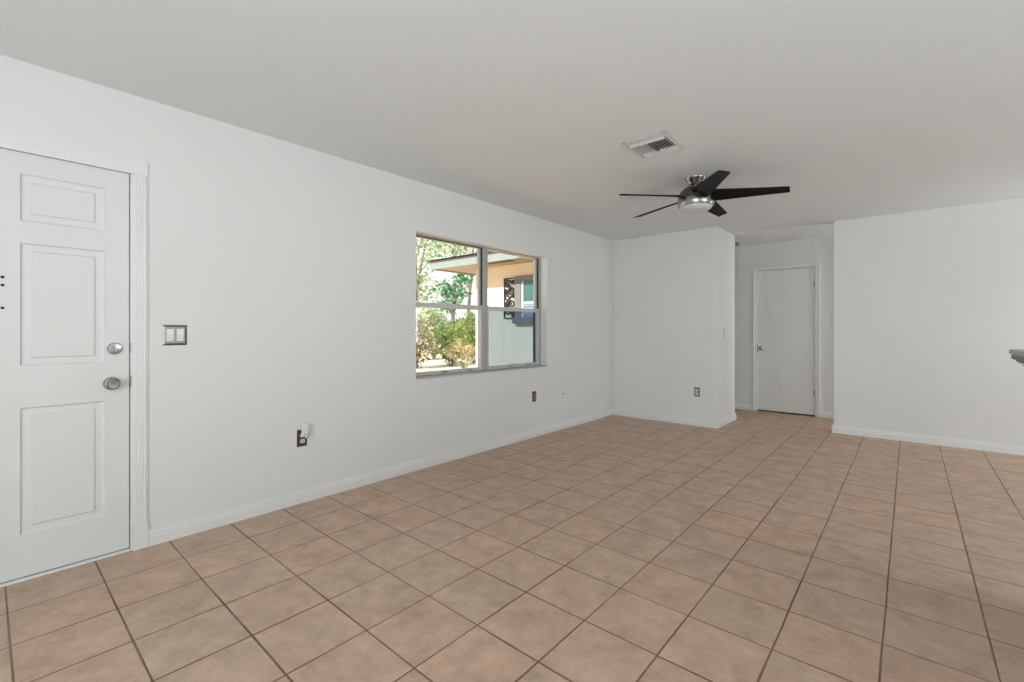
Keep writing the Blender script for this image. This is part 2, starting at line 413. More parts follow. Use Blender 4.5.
# door knob
ky, kz = 0.439 - D1, 0.900
kn = MB().lathe([(0.0, 0), (0.034, 0), (0.034, 0.005), (0.029, 0.011), (0.014, 0.014), (0.0115, 0.030), (0.0155, 0.036), (0.025, 0.042), (0.0285, 0.052), (0.0275, 0.061), (0.021, 0.066), (0.010, 0.0655), (0.008, 0.0635), (0.0, 0.063)], (0, ky, kz), 'x').build('door_knob', M_nickel, door, smooth=True)
bo = MB().lathe([(0.0, 0), (0.031, 0), (0.031, 0.006), (0.027, 0.013), (0.012, 0.015), (0.0, 0.015)], (0, 0.451 - D1, 1.082), 'x').build('deadbolt', M_nickel2, door, smooth=True)
MB().box(0.014, -0.005, -0.018, 0.032, 0.005, 0.018).build('thumb_turn', M_nickel2, bo, bevel=0.004, loc=(0, 0.451 - D1, 1.082)).rotation_euler = (R(20), 0, 0)
# peephole and two fixing holes
for i, (zz, rr) in enumerate(((1.423, 0.006), (1.386, 0.0055), (1.281, 0.0055))):
    MB().lathe([(0.0, 0), (rr + 0.001, 0), (rr, 0.0015), (0.0, 0.0015)], (0, 0.057 - D1, zz), 'x', seg=16).build('fixing_hole', M_dark, door, smooth=True)
# jamb with strike plates, stop
jm = MB().box(XL - WT, D1, 0, XL, D1 + 0.012, DZ).box(XL - WT, D0 - 0.02, DZ, XL, D1 + 0.012, DZ + 0.02).box(XL - WT, D0 - 0.02, 0, XL, D0, DZ)
jm.box(dx - 0.065, D1 - 0.014, 0, dx - 0.046, D1, DZ).box(dx - 0.065, D0, DZ - 0.014, dx - 0.046, D1, DZ)
trim1 = struct(jm, 'trim_1', M_trim)
for zz, hh in ((0.905, 0.03), (1.085, 0.028)):
    MB().box(XL - 0.006, D1 + 0.0, zz - hh, XL + 0.001, D1 + 0.004, zz + hh).build('strike_plate', M_nickel, trim1)
# fluted casing, plinth block, head board
cs = MB(); c0, c1 = D1 + 0.010, 0.584
prof = [(XL, c0), (XL + 0.008, c0), (XL + 0.010, c0 + 0.006)]
y = c0 + 0.014
for k in range(4):
    prof += [(XL + 0.010, y), (XL + 0.0080, y + 0.003), (XL + 0.0080, y + 0.006), (XL + 0.010, y + 0.009)]; y += 0.0125
prof += [(XL + 0.010, c1 - 0.004), (XL + 0.006, c1), (XL, c1)]
cs.prism(prof, 'z', 0.13, DZ)
cs.box(XL, D0 - 0.075, 0, XL + 0.013, D0 - 0.01, DZ)
cs.box(XL, c0 - 0.003, 0, XL + 0.0155, c1 + 0.003, 0.13)
cs.box(XL, D0 - 0.085, DZ - 0.007, XL + 0.0135, c1 + 0.002, DZ + 0.063)
cs.box(XL, D0 - 0.085, DZ + 0.063, XL + 0.009, c1 + 0.004, DZ + 0.070)
struct(cs, 'trim_2', M_trim, bevel=0.0012)
# threshold
th = MB().box(XL - WT, D0, 0, XL + 0.006, D1, 0.012)
thr = struct(th, 'trim_3', M_trim, bevel=0.003)
MB().box(dx - 0.04, D0 + 0.004, 0.012, dx - 0.002, D1 - 0.004, 0.017).build('door_sweep', M_gplate, thr)
struct(MB().box(XL - WT - 0.02, D0 - 0.02, 0, XL - WT, D1 + 0.02, DZ + 0.02), 'trim_4', M_trim)

# ------------------------------------------------------------------ window 1 (left wall)
xf0, xf1 = XL - 0.165, XL - 0.087       # frame depth
win = tag(bpy.data.objects.new('window_1', None), kind='structure'); COL.objects.link(win); win.location = (0, 0, 0)
ym0, ym1 = 3.283, 3.345
fr = MB()
fr.box(xf0, W0, WZ0, xf1, W0 + 0.030, WZ1).box(xf0, W1 - 0.030, WZ0, xf1, W1, WZ1)
fr.box(xf0, W0 + 0.03, WZ1 - 0.012, xf1, W1 - 0.03, WZ1).box(xf0, W0 + 0.03, WZ0, xf1 - 0.004, W1 - 0.03, WZ0 + 0.020)
fr.box(xf0, ym0, WZ0 + 0.020, xf1 + 0.004, ym1, WZ1 - 0.012)
fr.build('window_frame', M_alu, win, bevel=0.002)
ZM0, ZM1 = 1.383, 1.428
for (a, b) in ((W0 + 0.030, ym0), (ym1, W1 - 0.030)):
    # upper sash in the outer track
    xo0, xo1 = xf0 + 0.012, xf0 + 0.036
    s1 = MB().box(xo0, a, ZM0 + 0.01, xo1, a + 0.022, WZ1 - 0.012).box(xo0, b - 0.022, ZM0 + 0.01, xo1, b, WZ1 - 0.012)
    s1.box(xo0, a + 0.022, WZ1 - 0.018, xo1, b - 0.022, WZ1 - 0.012).box(xo0, a + 0.022, ZM0 + 0.01, xo1, b - 0.022, ZM1)
    u = s1.build('upper_sash', M_alu2, win, bevel=0.0015)
    MB().box(xo0 + 0.010, a + 0.022, ZM1, xo0 + 0.013, b - 0.022, WZ1 - 0.018).build('glass_pane', M_glass, u)
    # lower sash in the inner track
    xi0, xi1 = xf0 + 0.044, xf0 + 0.068
    s2 = MB().box(xi0, a, WZ0 + 0.020, xi1, a + 0.028, ZM1).box(xi0, b - 0.028, WZ0 + 0.020, xi1, b, ZM1)
    s2.box(xi0, a + 0.028, ZM0, xi1 + 0.006, b - 0.028, ZM1 - 0.004).box(xi0, a + 0.028, WZ0 + 0.020, xi1 + 0.004, b - 0.028, WZ0 + 0.047)
    u = s2.build('lower_sash', M_alu2, win, bevel=0.0015)
    MB().box(xi0 + 0.010, a + 0.028, WZ0 + 0.047, xi0 + 0.013, b - 0.028, ZM0).build('glass_pane', M_glass, u)
    MB().box(xi1 + 0.004, (a + b) / 2 - 0.10, WZ0 + 0.030, xi1 + 0.014, (a + b) / 2 - 0.04, WZ0 + 0.035).box(xi1 + 0.004, b - 0.22, WZ0 + 0.030, xi1 + 0.014, b - 0.16, WZ0 + 0.035).build('sash_lift', M_black, u)
    # thin black strips in the open track above the lower sash
    MB().box(xi0 + 0.004, b - 0.005, ZM1 + 0.002, xi1 - 0.002, b - 0.0005, WZ1 - 0.014).build('dark_strip', M_black, win)
    # insect screen outside the lower half
    if a < 3: continue
    xs = xf0 + 0.001
    sc = MB().box(xs - 0.004, a, WZ0 + 0.020, xs + 0.006, a + 0.016, ZM0 + 0.02).box(xs - 0.004, b - 0.016, WZ0 + 0.020, xs + 0.006, b, ZM0 + 0.02)
    sc.box(xs - 0.004, a + 0.016, WZ0 + 0.020, xs + 0.006, b - 0.016, WZ0 + 0.036).box(xs - 0.004, a + 0.016, ZM0 + 0.004, xs + 0.006, b - 0.016, ZM0 + 0.02)
    scf = sc.build('screen_frame', M_black, win)
    MB().box(xs, a + 0.016, WZ0 + 0.036, xs + 0.001, b - 0.016, ZM0 + 0.004).build('screen_mesh', M_screen, scf)
MB().box(xf0 + 0.05, W0 + 0.03, WZ1 - 0.017, xf1 - 0.012, ym0, WZ1 - 0.012).build('dark_strip', M_black, win)  # thin black strip under the head, left unit only
sl = MB().box(xf1 - 0.004, W0 + 0.001, WZ0, XL + 0.010, W1 - 0.001, WZ0 + 0.012)
sl.box(XL - WT - 0.04, W0, WZ0 - 0.03, xf0, W1, WZ0 + 0.005)
sl.build('window_sill', M_sill, win, bevel=0.002)

# ------------------------------------------------------------------ hall door
hd = tag(bpy.data.objects.new('door_2', None), kind='structure'); COL.objects.link(hd); hd.location = (HD1, YH + 0.012, 0)
wdt = HD1 - HD0
MB().box(-wdt + 0.003, 0, 0.020, -0.003, 0.035, HDZ - 0.004).build('door_panel', M_hdoor, hd, bevel=0.002)
MB().lathe([(0.0, 0), (0.030, 0), (0.030, -0.006), (0.012, -0.010), (0.011, -0.026), (0.022, -0.034), (0.026, -0.046), (0.022, -0.056), (0.0, -0.060)], (-wdt + 0.050, 0, 0.922), 'y', seg=28).build('door_knob', M_nickel, hd, smooth=True)
for zz in (0.32, 1.815):
    MB().box(-0.016, -0.004, zz - 0.042, 0.0, 0.0, zz + 0.042).lathe([(0.006, -0.046), (0.006, 0.046)], (-0.001, -0.006, zz), 'z', seg=12).build('hinge', M_nickel, hd)
t = MB().box(HD0 - 0.012, YH, 0, HD0, YH + 0.12, HDZ).box(HD1, YH, 0, HD1 + 0.012, YH + 0.12, HDZ).box(HD0 - 0.012, YH, HDZ, HD1 + 0.012, YH + 0.12, HDZ + 0.012)
def casing_prof(s): return [(0, 0), (0.010 * s, 0), (0.014 * s, 0.010), (0.011 * s, 0.020), (0.016 * s, 0.040), (0.016 * s, 0.056), (0, 0.056)]
cp = casing_prof(1)
t.prism([(HD0 - 0.002 - p[1], YH - p[0]) for p in cp], 'z', 0, HDZ + 0.002)
t.prism([(HD1 + 0.002 + p[1], YH - p[0]) for p in cp], 'z', 0, HDZ + 0.002)
t.prism([(YH - p[0], HDZ + 0.002 + p[1]) for p in cp], 'x', HD0 - 0.058, HD1 + 0.058)
tr = struct(t, 'trim_5', M_trim)
MB().box(HD0 - 0.001, YH - 0.003, 0.86, HD0 + 0.002, YH + 0.012, 0.98).build('strike_plate', M_nickel, tr)
struct(MB().box(HD0 - 0.05, YH + 0.12, 0, HD1 + 0.05, YH + 0.14, HDZ + 0.05), 'trim_6', M_dark)

# ------------------------------------------------------------------ ceiling fan
fx, fy = -1.338, 3.870
fan = empty('ceiling_fan', (fx, fy, CE), 'brushed nickel ceiling fan with five dark blades and a frosted glass bowl light', 'ceiling fan')
def seg(n, m, p, smooth=True, **k): return p(MB()).build(n, m, fan, smooth=smooth, **k)
MB().lathe([(0.0, 0), (0.084, 0), (0.084, -0.004), (0.080, -0.010), (0.070, -0.026), (0.068, -0.028), (0.069, -0.032), (0.060, -0.048), (0.057, -0.052), (0.0, -0.052)]).build('canopy', M_nickel2, fan, smooth=True)
MB().lathe([(0.0, -0.048), (0.040, -0.048), (0.040, -0.062), (0.060, -0.068), (0.0, -0.068)]).build('neck', M_bronze, fan, smooth=True)
MB().lathe([(0.0, -0.062), (0.052, -0.064), (0.080, -0.076), (0.108, -0.094), (0.128, -0.118), (0.139, -0.140), (0.140, -0.172), (0.0, -0.172)], seg=56).build('motor_housing', M_housing, fan, smooth=True)
MB().lathe([(0.0, -0.171), (0.135, -0.171), (0.135, -0.178), (0.0, -0.178)], seg=56).build('blade_ring', M_dark, fan, smooth=True)
MB().lathe([(0.0, -0.177), (0.142, -0.177), (0.144, -0.181), (0.144, -0.216), (0.136, -0.234), (0.124, -0.238), (0.0, -0.238)], seg=56).build('light_ring', M_nickel2, fan, smooth=True)
MB().lathe([(0.124, -0.236), (0.122, -0.246), (0.111, -0.260), (0.090, -0.273), (0.060, -0.282), (0.025, -0.287), (0.0, -0.288)], seg=56).build('glass_bowl', M_globe, fan, smooth=True)
def blade_mesh():
    bm = bmesh.new(); N = 16; top = []; bot = []
    for i in range(N + 1):
        s = i / N; r = 0.115 + s * 0.560
        lead = 0.072 - 0.033 * s      # half widths
        trail = -(0.074 - 0.035 * s)
        pit = R(22 - 9 * s); sweep = 0.010 * s
        zc = -0.155 - 0.022 * s
        rowt, rowb = [], []
        for j in range(5):
            q = lead + (trail - lead) * j / 4
            rr = r - (0.008 * j / 4 if i == N else 0)
            camber = 0.004 * (1 - ((j - 2) / 2) ** 2)
            x, y, z = rr, (q + sweep) * math.cos(pit), zc - q * math.sin(pit) + camber
            rowt.append(bm.verts.new((x, y, z + 0.0045))); rowb.append(bm.verts.new((x, y, z - 0.0045)))
        top.append(rowt); bot.append(rowb)
    for i in range(N):
        for j in range(4):
            bm.faces.new((top[i][j], top[i + 1][j], top[i + 1][j + 1], top[i][j + 1]))
            bm.faces.new((bot[i][j], bot[i][j + 1], bot[i + 1][j + 1], bot[i + 1][j]))
        for j in (0, 4): bm.faces.new((top[i][j], bot[i][j], bot[i + 1][j], top[i + 1][j]))
    for i in (0, N):
        for j in range(4): bm.faces.new((top[i][j], top[i][j + 1], bot[i][j + 1], bot[i][j]))
    mb = MB(); mb.bm.free(); mb.bm = bm; return mb
bl = blade_mesh().build('fan_blade', M_blade, fan, smooth=True)
bl.rotation_euler = (0, 0, R(15.7))
for k in range(1, 5):
    c = bl.copy(); COL.objects.link(c); c.parent = fan; c.rotation_euler = (0, 0, R(15.7 + 72 * k))

# ------------------------------------------------------------------ ceiling air vent
vx0, vx1, vy0, vy1 = -1.470, -1.160, 2.825, 3.165
vent = empty('ceiling_vent', ((vx0 + vx1) / 2, (vy0 + vy1) / 2, CE), 'white square air register with curved louvres in the ceiling before the fan', 'air vent')
hx, hy = (vx1 - vx0) / 2, (vy1 - vy0) / 2
def frame_ring(mb, hx, hy, wd, z0, z1, drop):
    for s in (-1, 1):
        mb.prism([(s * hx, z0), (s * hx, z0 - 0.003), (s * (hx - wd), z1 - drop), (s * (hx - wd), z0)], 'y', -hy, hy)
        mb.prism([(s * hy, z0), (s * hy, z0 - 0.003), (s * (hy - wd), z1 - drop), (s * (hy - wd), z0)], 'x', -hx, hx)
m_ = MB(); frame_ring(m_, hx, hy, 0.034, 0.0, 0.0, 0.010); m_.build('vent_frame', M_vent, vent)
MB().box(-hx + 0.03, -hy + 0.03, -0.002, hx - 0.03, hy - 0.03, -0.0005).build('duct_opening', M_ventd, vent)
# cross bar at the front (tilted, bright), then fins in two groups, cross louvres at the far side
def blade(mb, axis, c, a, b, ang, wd=0.026, zc=-0.016):
    dxv, dzv = math.cos(ang) * wd / 2, math.sin(ang) * wd / 2; t = 0.0009
    p = [(c - dxv, zc - dzv), (c + dxv, zc + dzv), (c + dxv + t * math.sin(ang) * -1, zc + dzv + t * 2), (c - dxv - t * math.sin(ang), zc - dzv + t * 2)]
    mb.prism(p, axis, a, b)
m_ = MB(); blade(m_, 'x', -hy + 0.052, -hx + 0.034, hx - 0.034, R(-42), 0.027, -0.013); m_.build('louvre', M_vent, vent)
for k in range(12):
    xx = -hx + 0.045 + k * (2 * hx - 0.09) / 11
    m_ = MB(); blade(m_, 'y', xx, -hy + 0.070, hy - 0.092, R(66) if k < 6 else R(114), 0.0105 if k < 6 else 0.015, -0.010); m_.build('louvre', M_vent, vent)
for k in range(3):
    m_ = MB(); blade(m_, 'x', hy - 0.082 + k * 0.022, -hx + 0.034, hx - 0.034, R(-38), 0.024, -0.011); m_.build('louvre', M_vent, vent)
MB().box(-0.002, -hy + 0.066, -0.020, 0.002, hy - 0.092, -0.003).build('damper_bar', M_gplate, vent)

# ------------------------------------------------------------------ hall sensor
se = empty('hall_sensor', (-1.842, 7.0, CE), 'small dark sensor hanging from the hall ceiling beside the wall corner', 'sensor')
MB().lathe([(0.0, 0), (0.034, 0), (0.034, -0.008), (0.026, -0.012), (0.0, -0.012)], seg=24).build('base', M_plastic, se, smooth=True)
MB().lathe([(0.0, -0.012), (0.024, -0.012), (0.028, -0.030), (0.024, -0.050), (0.012, -0.058), (0.0, -0.058)], seg=24).build('sensor_head', M_gplate, se, smooth=True)

# ------------------------------------------------------------------ wall plates
# double rocker switch by the front door (faces +x)
sw = empty('light_switch', (XL, 0.7095, 1.1505), 'square polished metal plate with two white rocker switches right of the front door', 'light switch')
def plate(name, m, hw, hh, th, parent, bev=0.006):
    bm = MB(); v0 = [(0, -hw, -hh), (0, hw, -hh), (0, hw, hh), (0, -hw, hh)]
    v1 = [(th, -hw + bev, -hh + bev), (th, hw - bev, -hh + bev), (th, hw - bev, hh - bev), (th, -hw + bev, hh - bev)]
    A = [bm.bm.verts.new(p) for p in v0]; Bv = [bm.bm.verts.new(p) for p in v1]
    bm.bm.faces.new(A); bm.bm.faces.new(Bv)
    for k in range(4): bm.bm.faces.new((A[k], A[(k + 1) % 4], Bv[(k + 1) % 4], Bv[k]))
    return bm.build(name, m, parent)
plate('cover_plate', M_sw, 0.0585, 0.0575, 0.007, sw, 0.012)
for s in (-1, 1):
    MB().prism([(0.005, -0.034), (0.0085, -0.034), (0.0125, 0.0), (0.0100, 0.034), (0.005, 0.034)], 'y', s * 0.023 - 0.0165, s * 0.023 + 0.0165).build('rocker', M_plastic, sw, bevel=0.001)
def outlet_parts(root, mplate, mrec, hw=0.035, hh=0.0575):
    plate('cover_plate', mplate, hw, hh, 0.006, root, 0.004)
    for s in (-1, 1):
        prof = []
        for k in range(24):
            a = 2 * math.pi * k / 24; prof.append((max(-0.0165, min(0.0165, 0.0175 * math.cos(a))), s * 0.0195 + max(-0.0135, min(0.0135, 0.0175 * math.sin(a)))))
        r = MB().prism(prof, 'x', 0.005, 0.0085).build('receptacle', mrec, root)
        MB().box(0.0085, -0.0075, s * 0.0195 - 0.001, 0.0088, -0.0055, s * 0.0195 + 0.008).box(0.0085, 0.0055, s * 0.0195 - 0.001, 0.0088, 0.0075, s * 0.0195 + 0.006).box(0.0085, -0.002, s * 0.0195 - 0.009, 0.0088, 0.002, s * 0.0195 - 0.005).build('slots', M_dark, r)
    MB().lathe([(0, 0.006), (0.003, 0.006), (0.0025, 0.0075), (0, 0.0075)], axis='x', seg=12).build('screw', M_nickel, root)
o1 = empty('wall_outlet', (XL, 1.429, 0.441), 'dark bronze outlet plate low on the left wall with a white device plugged in', 'outlet')
outlet_parts(o1, M_bronze, M_ivory)
dv = empty('plug_in_freshener', (XL + 0.0085, 1.436, 0.470), 'white plug-in air freshener with a clear bulb on the dark bronze outlet', 'air freshener')
MB().box(0.0, -0.019, -0.018, 0.022, 0.019, 0.020).build('plug_body', M_plastic, dv, bevel=0.006)
MB().prism([(0.006, 0.012), (0.034, 0.006), (0.036, 0.062), (0.033, 0.068), (0.010, 0.068), (0.006, 0.064)], 'y', -0.019, 0.019).build('vapour_tower', M_plastic, dv, bevel=0.004)
MB().lathe([(0.0, -0.030), (0.010, -0.029), (0.016, -0.020), (0.016, -0.006), (0.009, 0.004), (0.0, 0.005)], (0.034, 0.006, 0.004), 'z', seg=20).build('oil_bulb', M_clear, dv, smooth=True)
o2 = empty('wall_outlet', (XL, 3.996, 0.446), 'small bronze outlet plate on the left wall below the right end of the window', 'outlet')
outlet_parts(o2, M_bronze, M_gplate)
o3 = empty('wall_outlet', (-1.986, YB, 0.418), 'grey metal outlet plate with white receptacles on the short back wall', 'outlet', rz=R(-90))
outlet_parts(o3, M_gplate, M_plastic)
cj = empty('cable_jack', (XL, 4.553, 0.418), 'white wall plate with a dark cable jack between window outlet and room corner', 'cable jack')
plate('cover_plate', M_wall, 0.035, 0.0575, 0.005, cj, 0.004)
MB().lathe([(0, 0.004), (0.0095, 0.004), (0.0095, 0.009), (0.006, 0.010), (0.005, 0.016), (0, 0.016)], axis='x', seg=16).build('connector', M_gplate, cj, smooth=True)
s2 = empty('light_switch', (XC, 6.082, 1.152), 'white rocker switch plate on the narrow side wall at the hall opening', 'light switch')
plate('cover_plate', M_gplate, 0.036, 0.0585, 0.006, s2, 0.005)
MB().prism([(0.005, -0.034), (0.0085, -0.034), (0.0125, 0.0), (0.0100, 0.034), (0.005, 0.034)], 'y', -0.0165, 0.0165).build('rocker', M_plastic, s2, bevel=0.001)
MB().box(0.0055, -0.027, -0.050, 0.0075, 0.024, 0.050).build('rocker_surround', M_plastic, s2)

# ------------------------------------------------------------------ bar counter at the right edge
bar = empty('bar_counter', (0.36, 3.25, 0), 'grey stone bar counter with a stepped edge jutting in at the right', 'counter')
def rrect(x0, y0, x1, y1, r, n=6):
    pts = []
    for cx, cy, a0 in ((x1 - r, y1 - r, 0), (x0 + r, y1 - r, 90), (x0 + r, y0 + r, 180), (x1 - r, y0 + r, 270)):
        for k in range(n + 1):
            a = R(a0 + 90 * k / n); pts.append((cx + r * math.cos(a), cy + r * math.sin(a)))
    return pts
def slab(ins, z0, z1, m, name, r=0.03):
    return MB().prism(rrect(0 + ins, -2.2 + ins, 0.75 - ins, 0 - ins, max(r - ins, 0.006)), 'z', z0, z1).build(name, m, bar, bevel=0.003)
slab(0, 1.065, 1.086, M_granite, 'countertop')
slab(0.008, 1.041, 1.065, M_granite2, 'edge_moulding')
slab(0.022, 1.031, 1.041, M_dark, 'black_strip')  # black recessed band of the stepped edge
slab(0.028, 1.022, 1.031, M_trim, 'under_trim')
slab(0.042, 1.012, 1.022, M_dark, 'sub_top')
MB().box(0.25, -2.1, 0, 0.40, -0.35, 1.012).build('support_wall', M_wall, bar)

# ------------------------------------------------------------------ outdoors: ground, own eaves, added roof against the sun
struct(MB().box(-70, -30, -0.30, XL - WT - 0.001, 70, -0.14), 'yard_ground', M_ground)
struct(MB().box(-2.6, YN - 4.6, 2.42, 4.0, YN - 0.2, 2.50).box(-2.5, YN - 4.5, -0.14, -2.38, YN - 4.38, 2.42).box(3.8, YN - 4.5, -0.14, 3.92, YN - 4.38, 2.42), 'sun_block_roof', M_fascia)  # unseen roof on posts, added to keep sun out of the room
struct(MB().box(XL - WT, YN - 4.7, -0.3, 4.2, YN - 0.3, -0.01), 'patio_slab', M_concrete)
WY = 6.10
eave = empty('main_house_eave', (-3.9, 3.0, 2.3), 'shaded roof overhang of this house seen through the top of the window', 'roof')
MB().prism([(-4.40, 2.30), (XL - WT, 2.30), (XL - WT, 2.75), (-4.40, 2.44)], 'y', YN - 0.5, WY - 0.64).build('soffit', M_fascia, eave, loc=(3.9, -3.0, -2.3))
MB().prism([(-4.425, 2.285), (-4.40, 2.285), (-4.40, 2.45), (-4.425, 2.45)], 'y', YN - 0.5, WY - 0.64).build('fascia', M_fascia, eave, loc=(3.9, -3.0, -2.3))
MB().prism([(-4.45, 2.45), (XL - WT, 2.77), (XL - WT, 2.81), (-4.45, 2.475)], 'y', YN - 0.5, WY - 0.64).build('shingles', M_shing, eave, loc=(3.9, -3.0, -2.3))

# neighbouring wing
wing = empty('house_wing', (-5.0, WY, 0), 'cream stucco house wing with pale eave and brown roof edge outside the window', 'building')
def W(mb, n, m, **k): return mb.build(n, m, wing, loc=(5.0, -WY, 0), **k)
W(MB().box(-6.197, WY, -0.14, XL - WT, WY + 0.15, 2.37).box(-6.197, WY + 0.15, -0.14, -6.05, 12.0, 2.37), 'wall', M_stucco)
W(MB().box(-6.76, WY - 0.57, 2.34, XL - WT, WY + 6.0, 2.37), 'soffit', M_soffit)
W(MB().box(-6.79, WY - 0.60, 2.318, -4.40, WY - 0.57, 2.465).box(-6.79, WY - 0.57, 2.318, -6.76, WY + 6.0, 2.465), 'fascia', M_fascia)
W(MB().box(-6.82, WY - 0.63, 2.455, -4.40, WY - 0.57, 2.490).box(-6.82, WY - 0.57, 2.455, -6.77, WY + 6.0, 2.490), 'drip_edge', M_drip)
rf = MB(); v = [rf.bm.verts.new(p) for p in ((-6.82, WY - 0.63, 2.490), (-4.0, WY - 0.63, 2.49), (-4.0, WY + 2.7, 3.0), (-4.6, WY + 2.7, 3.0), (-6.82, WY + 6.0, 2.49), (-4.0, WY + 6.0, 2.49), (-6.82, WY - 0.63, 2.460), (-4.0, WY - 0.63, 2.46), (-4.0, WY + 6.0, 2.46), (-6.82, WY + 6.0, 2.46))]
for f in ((0, 1, 2, 3), (0, 3, 4), (3, 2, 5, 4), (6, 7, 1, 0), (6, 0, 4, 9), (9, 4, 5, 8), (7, 8, 5, 2, 1), (6, 9, 8, 7)): rf.bm.faces.new([v[i] for i in f])
W(rf, 'roof', M_shing)
W(MB().box(-5.75, WY - 0.42, 2.333, -4.95, WY - 0.30, 2.340), 'soffit_vent', M_ventd)
ww = W(MB().box(-5.19, WY - 0.05, 1.40, -5.05, WY, 2.12).box(-4.22, WY - 0.05, 1.40, -4.08, WY, 2.12).box(-5.05, WY - 0.05, 2.03, -4.22, WY, 2.12).box(-5.21, WY - 0.10, 1.30, -4.06, WY, 1.40), 'window_surround', M_greyf, bevel=0.004)
MB().box(-5.05, WY - 0.03, 1.40, -5.01, WY - 0.005, 2.03).box(-4.26, WY - 0.03, 1.40, -4.22, WY - 0.005, 2.03).box(-5.01, WY - 0.03, 1.63, -4.26, WY - 0.005, 1.67).build('window_sash', M_alu2, ww)
MB().box(-5.01, WY - 0.012, 1.67, -4.26, WY - 0.004, 2.03).box(-5.01, WY - 0.012, 1.40, -4.26, WY - 0.004, 1.63).build('glass_pane', M_tealg, ww)
sl_ = MB()
for k in range(5): sl_.box(-5.01, WY - 0.022, 1.41 + k * 0.045, -4.26, WY - 0.014, 1.44 + k * 0.045)
sl_.build('blind', M_blueg, ww)

# scroll iron wall art hung on the wing
art = empty('iron_wall_art', (-5.33, WY - 0.02, 1.748), 'tall black iron scrollwork panel on the cream wall outside the window', 'wall art')
aw, ah = 0.134, 0.358
MB().box(-aw, -0.01, -ah, -aw + 0.018, 0.01, ah).box(aw - 0.018, -0.01, -ah, aw, 0.01, ah).box(-aw + 0.018, -0.01, ah - 0.018, aw - 0.018, 0.01, ah).box(-aw + 0.018, -0.01, -ah, aw - 0.018, 0.01, -ah + 0.018).build('frame', M_iron, art)
def spiral(cx, cz, r0, turns, a0, sgn):
    pts = []
    for k in range(34):
        t = k / 33; a = a0 + sgn * turns * 2 * math.pi * t; r = r0 * (1 - 0.8 * t)
        pts.append((cx + r * math.cos(a), 0, cz + r * math.sin(a)))
    return pts
for i, (cx, cz, r0, a0, sg) in enumerate(((-0.045, 0.245, 0.075, 0.5, 1), (0.050, 0.130, 0.072, 3.4, -1), (-0.045, 0.020, 0.078, 0.6, 1), (0.045, -0.105, 0.075, 3.6, -1), (-0.040, -0.225, 0.078, 0.7, 1), (0.065, -0.290, 0.045, 3.0, -1), (0.075, 0.290, 0.040, 3.0, 1), (0.085, 0.035, 0.035, 1.0, 1), (-0.085, 0.120, 0.035, 2.0, -1), (-0.085, -0.110, 0.038, 2.0, 1), (0.085, -0.205, 0.035, 1.0, -1))):
    MB().tube(spiral(cx, cz, r0, 1.35, a0, sg), [0.018 - 0.007 * k / 33 for k in range(34)], 6).build('scroll', M_iron, art, smooth=True)
MB().tube([(0.085 * math.sin(z * 16), 0, z) for z in [-ah + 0.02 + (2 * ah - 0.04) * k / 40 for k in range(41)]], 0.014, 6).build('vine', M_iron, art, smooth=True)

# ------------------------------------------------------------------ garden
random.seed(11)
def leaf(bm, p, size, aspect=0.45):
    d = Vector((random.gauss(0, 1), random.gauss(0, 1), random.gauss(0, 0.7))).normalized()
    u = d.cross(Vector((random.gauss(0, 1), random.gauss(0, 1), random.gauss(0, 1)))).normalized()
    n = d.cross(u)
    a = bm.verts.new(p); b = bm.verts.new(p + d * size * 0.45 + u * size * aspect * 0.5 + n * size * 0.06)
    c = bm.verts.new(p + d * size); e = bm.verts.new(p + d * size * 0.45 - u * size * aspect * 0.5 + n * size * 0.06)
    bm.faces.new((a, b, c)); bm.faces.new((a, c, e))
def foliage(blobs, n, size):
    mb = MB()
    tot = sum(b[3] * b[4] * b[5] for b in blobs)
    for (cx, cy, cz, rx, ry, rz) in blobs:
        for k in range(int(n * rx * ry * rz / tot)):
            v = Vector((random.gauss(0, 1), random.gauss(0, 1), random.gauss(0, 1))).normalized() * random.random() ** 0.45
            leaf(mb.bm, Vector((cx + v.x * rx, cy + v.y * ry, cz + v.z * rz)), size * random.uniform(0.6, 1.3))
    return mb
def shrub(x, y, h, rad, m, label, n=900, size=0.16, group=None):
    o = empty('garden_shrub', (x, y, -0.14), label, 'shrub', group)
    bl = [(0, 0, h * 0.5, rad, rad, h * 0.5)] + [(random.uniform(-.6, .6) * rad, random.uniform(-.6, .6) * rad, h * random.uniform(.4, .9), rad * .5, rad * .5, h * .28) for _ in range(5)]
    foliage(bl, n, size).build('foliage', m, o, fix=False)
    st = MB()
    for k in range(5):
        a = 2 * math.pi * k / 5 + x
        st.tube([(0.05 * math.cos(a), 0.05 * math.sin(a), 0), (rad * .25 * math.cos(a), rad * .25 * math.sin(a), h * .4), (rad * .5 * math.cos(a), rad * .5 * math.sin(a), h * .8)], [0.03, 0.022, 0.01], 6)
    st.build('stems', M_bark, o)
    return o
def tree(x, y, h, blobs, m, label, n=2500, size=0.22, tr=0.14, lean=0.3):
    o = empty('garden_tree', (x, y, -0.14), label, 'tree')
    tk = MB().tube([(0, 0, 0), (lean * .3, 0, h * .25), (lean * .5, .1, h * .5), (lean, .1, h * .8)], [tr, tr * .8, tr * .6, tr * .3], 10)
    for b in blobs:
        tk.tube([(lean * .5, .1, h * .45), (b[0] * .5, b[1] * .5, (h * .45 + b[2]) / 2 + .2), (b[0], b[1], b[2])], [tr * .4, tr * .25, tr * .1], 6)
    tk.build('trunk', M_bark, o, smooth=True)
    foliage(blobs, n, size).build('foliage', m, o, fix=False)
    return o
def ray(u, dist):       # a place in the garden seen along a column of the window view
    a = (u - 512) / F; s_, c_ = math.sin(YAW), math.cos(YAW)
    d = Vector((-s_ + a * c_, c_ + a * s_)); return d.x * dist, d.y * dist
G = {}
def gx(u, d): return ray(u, d)
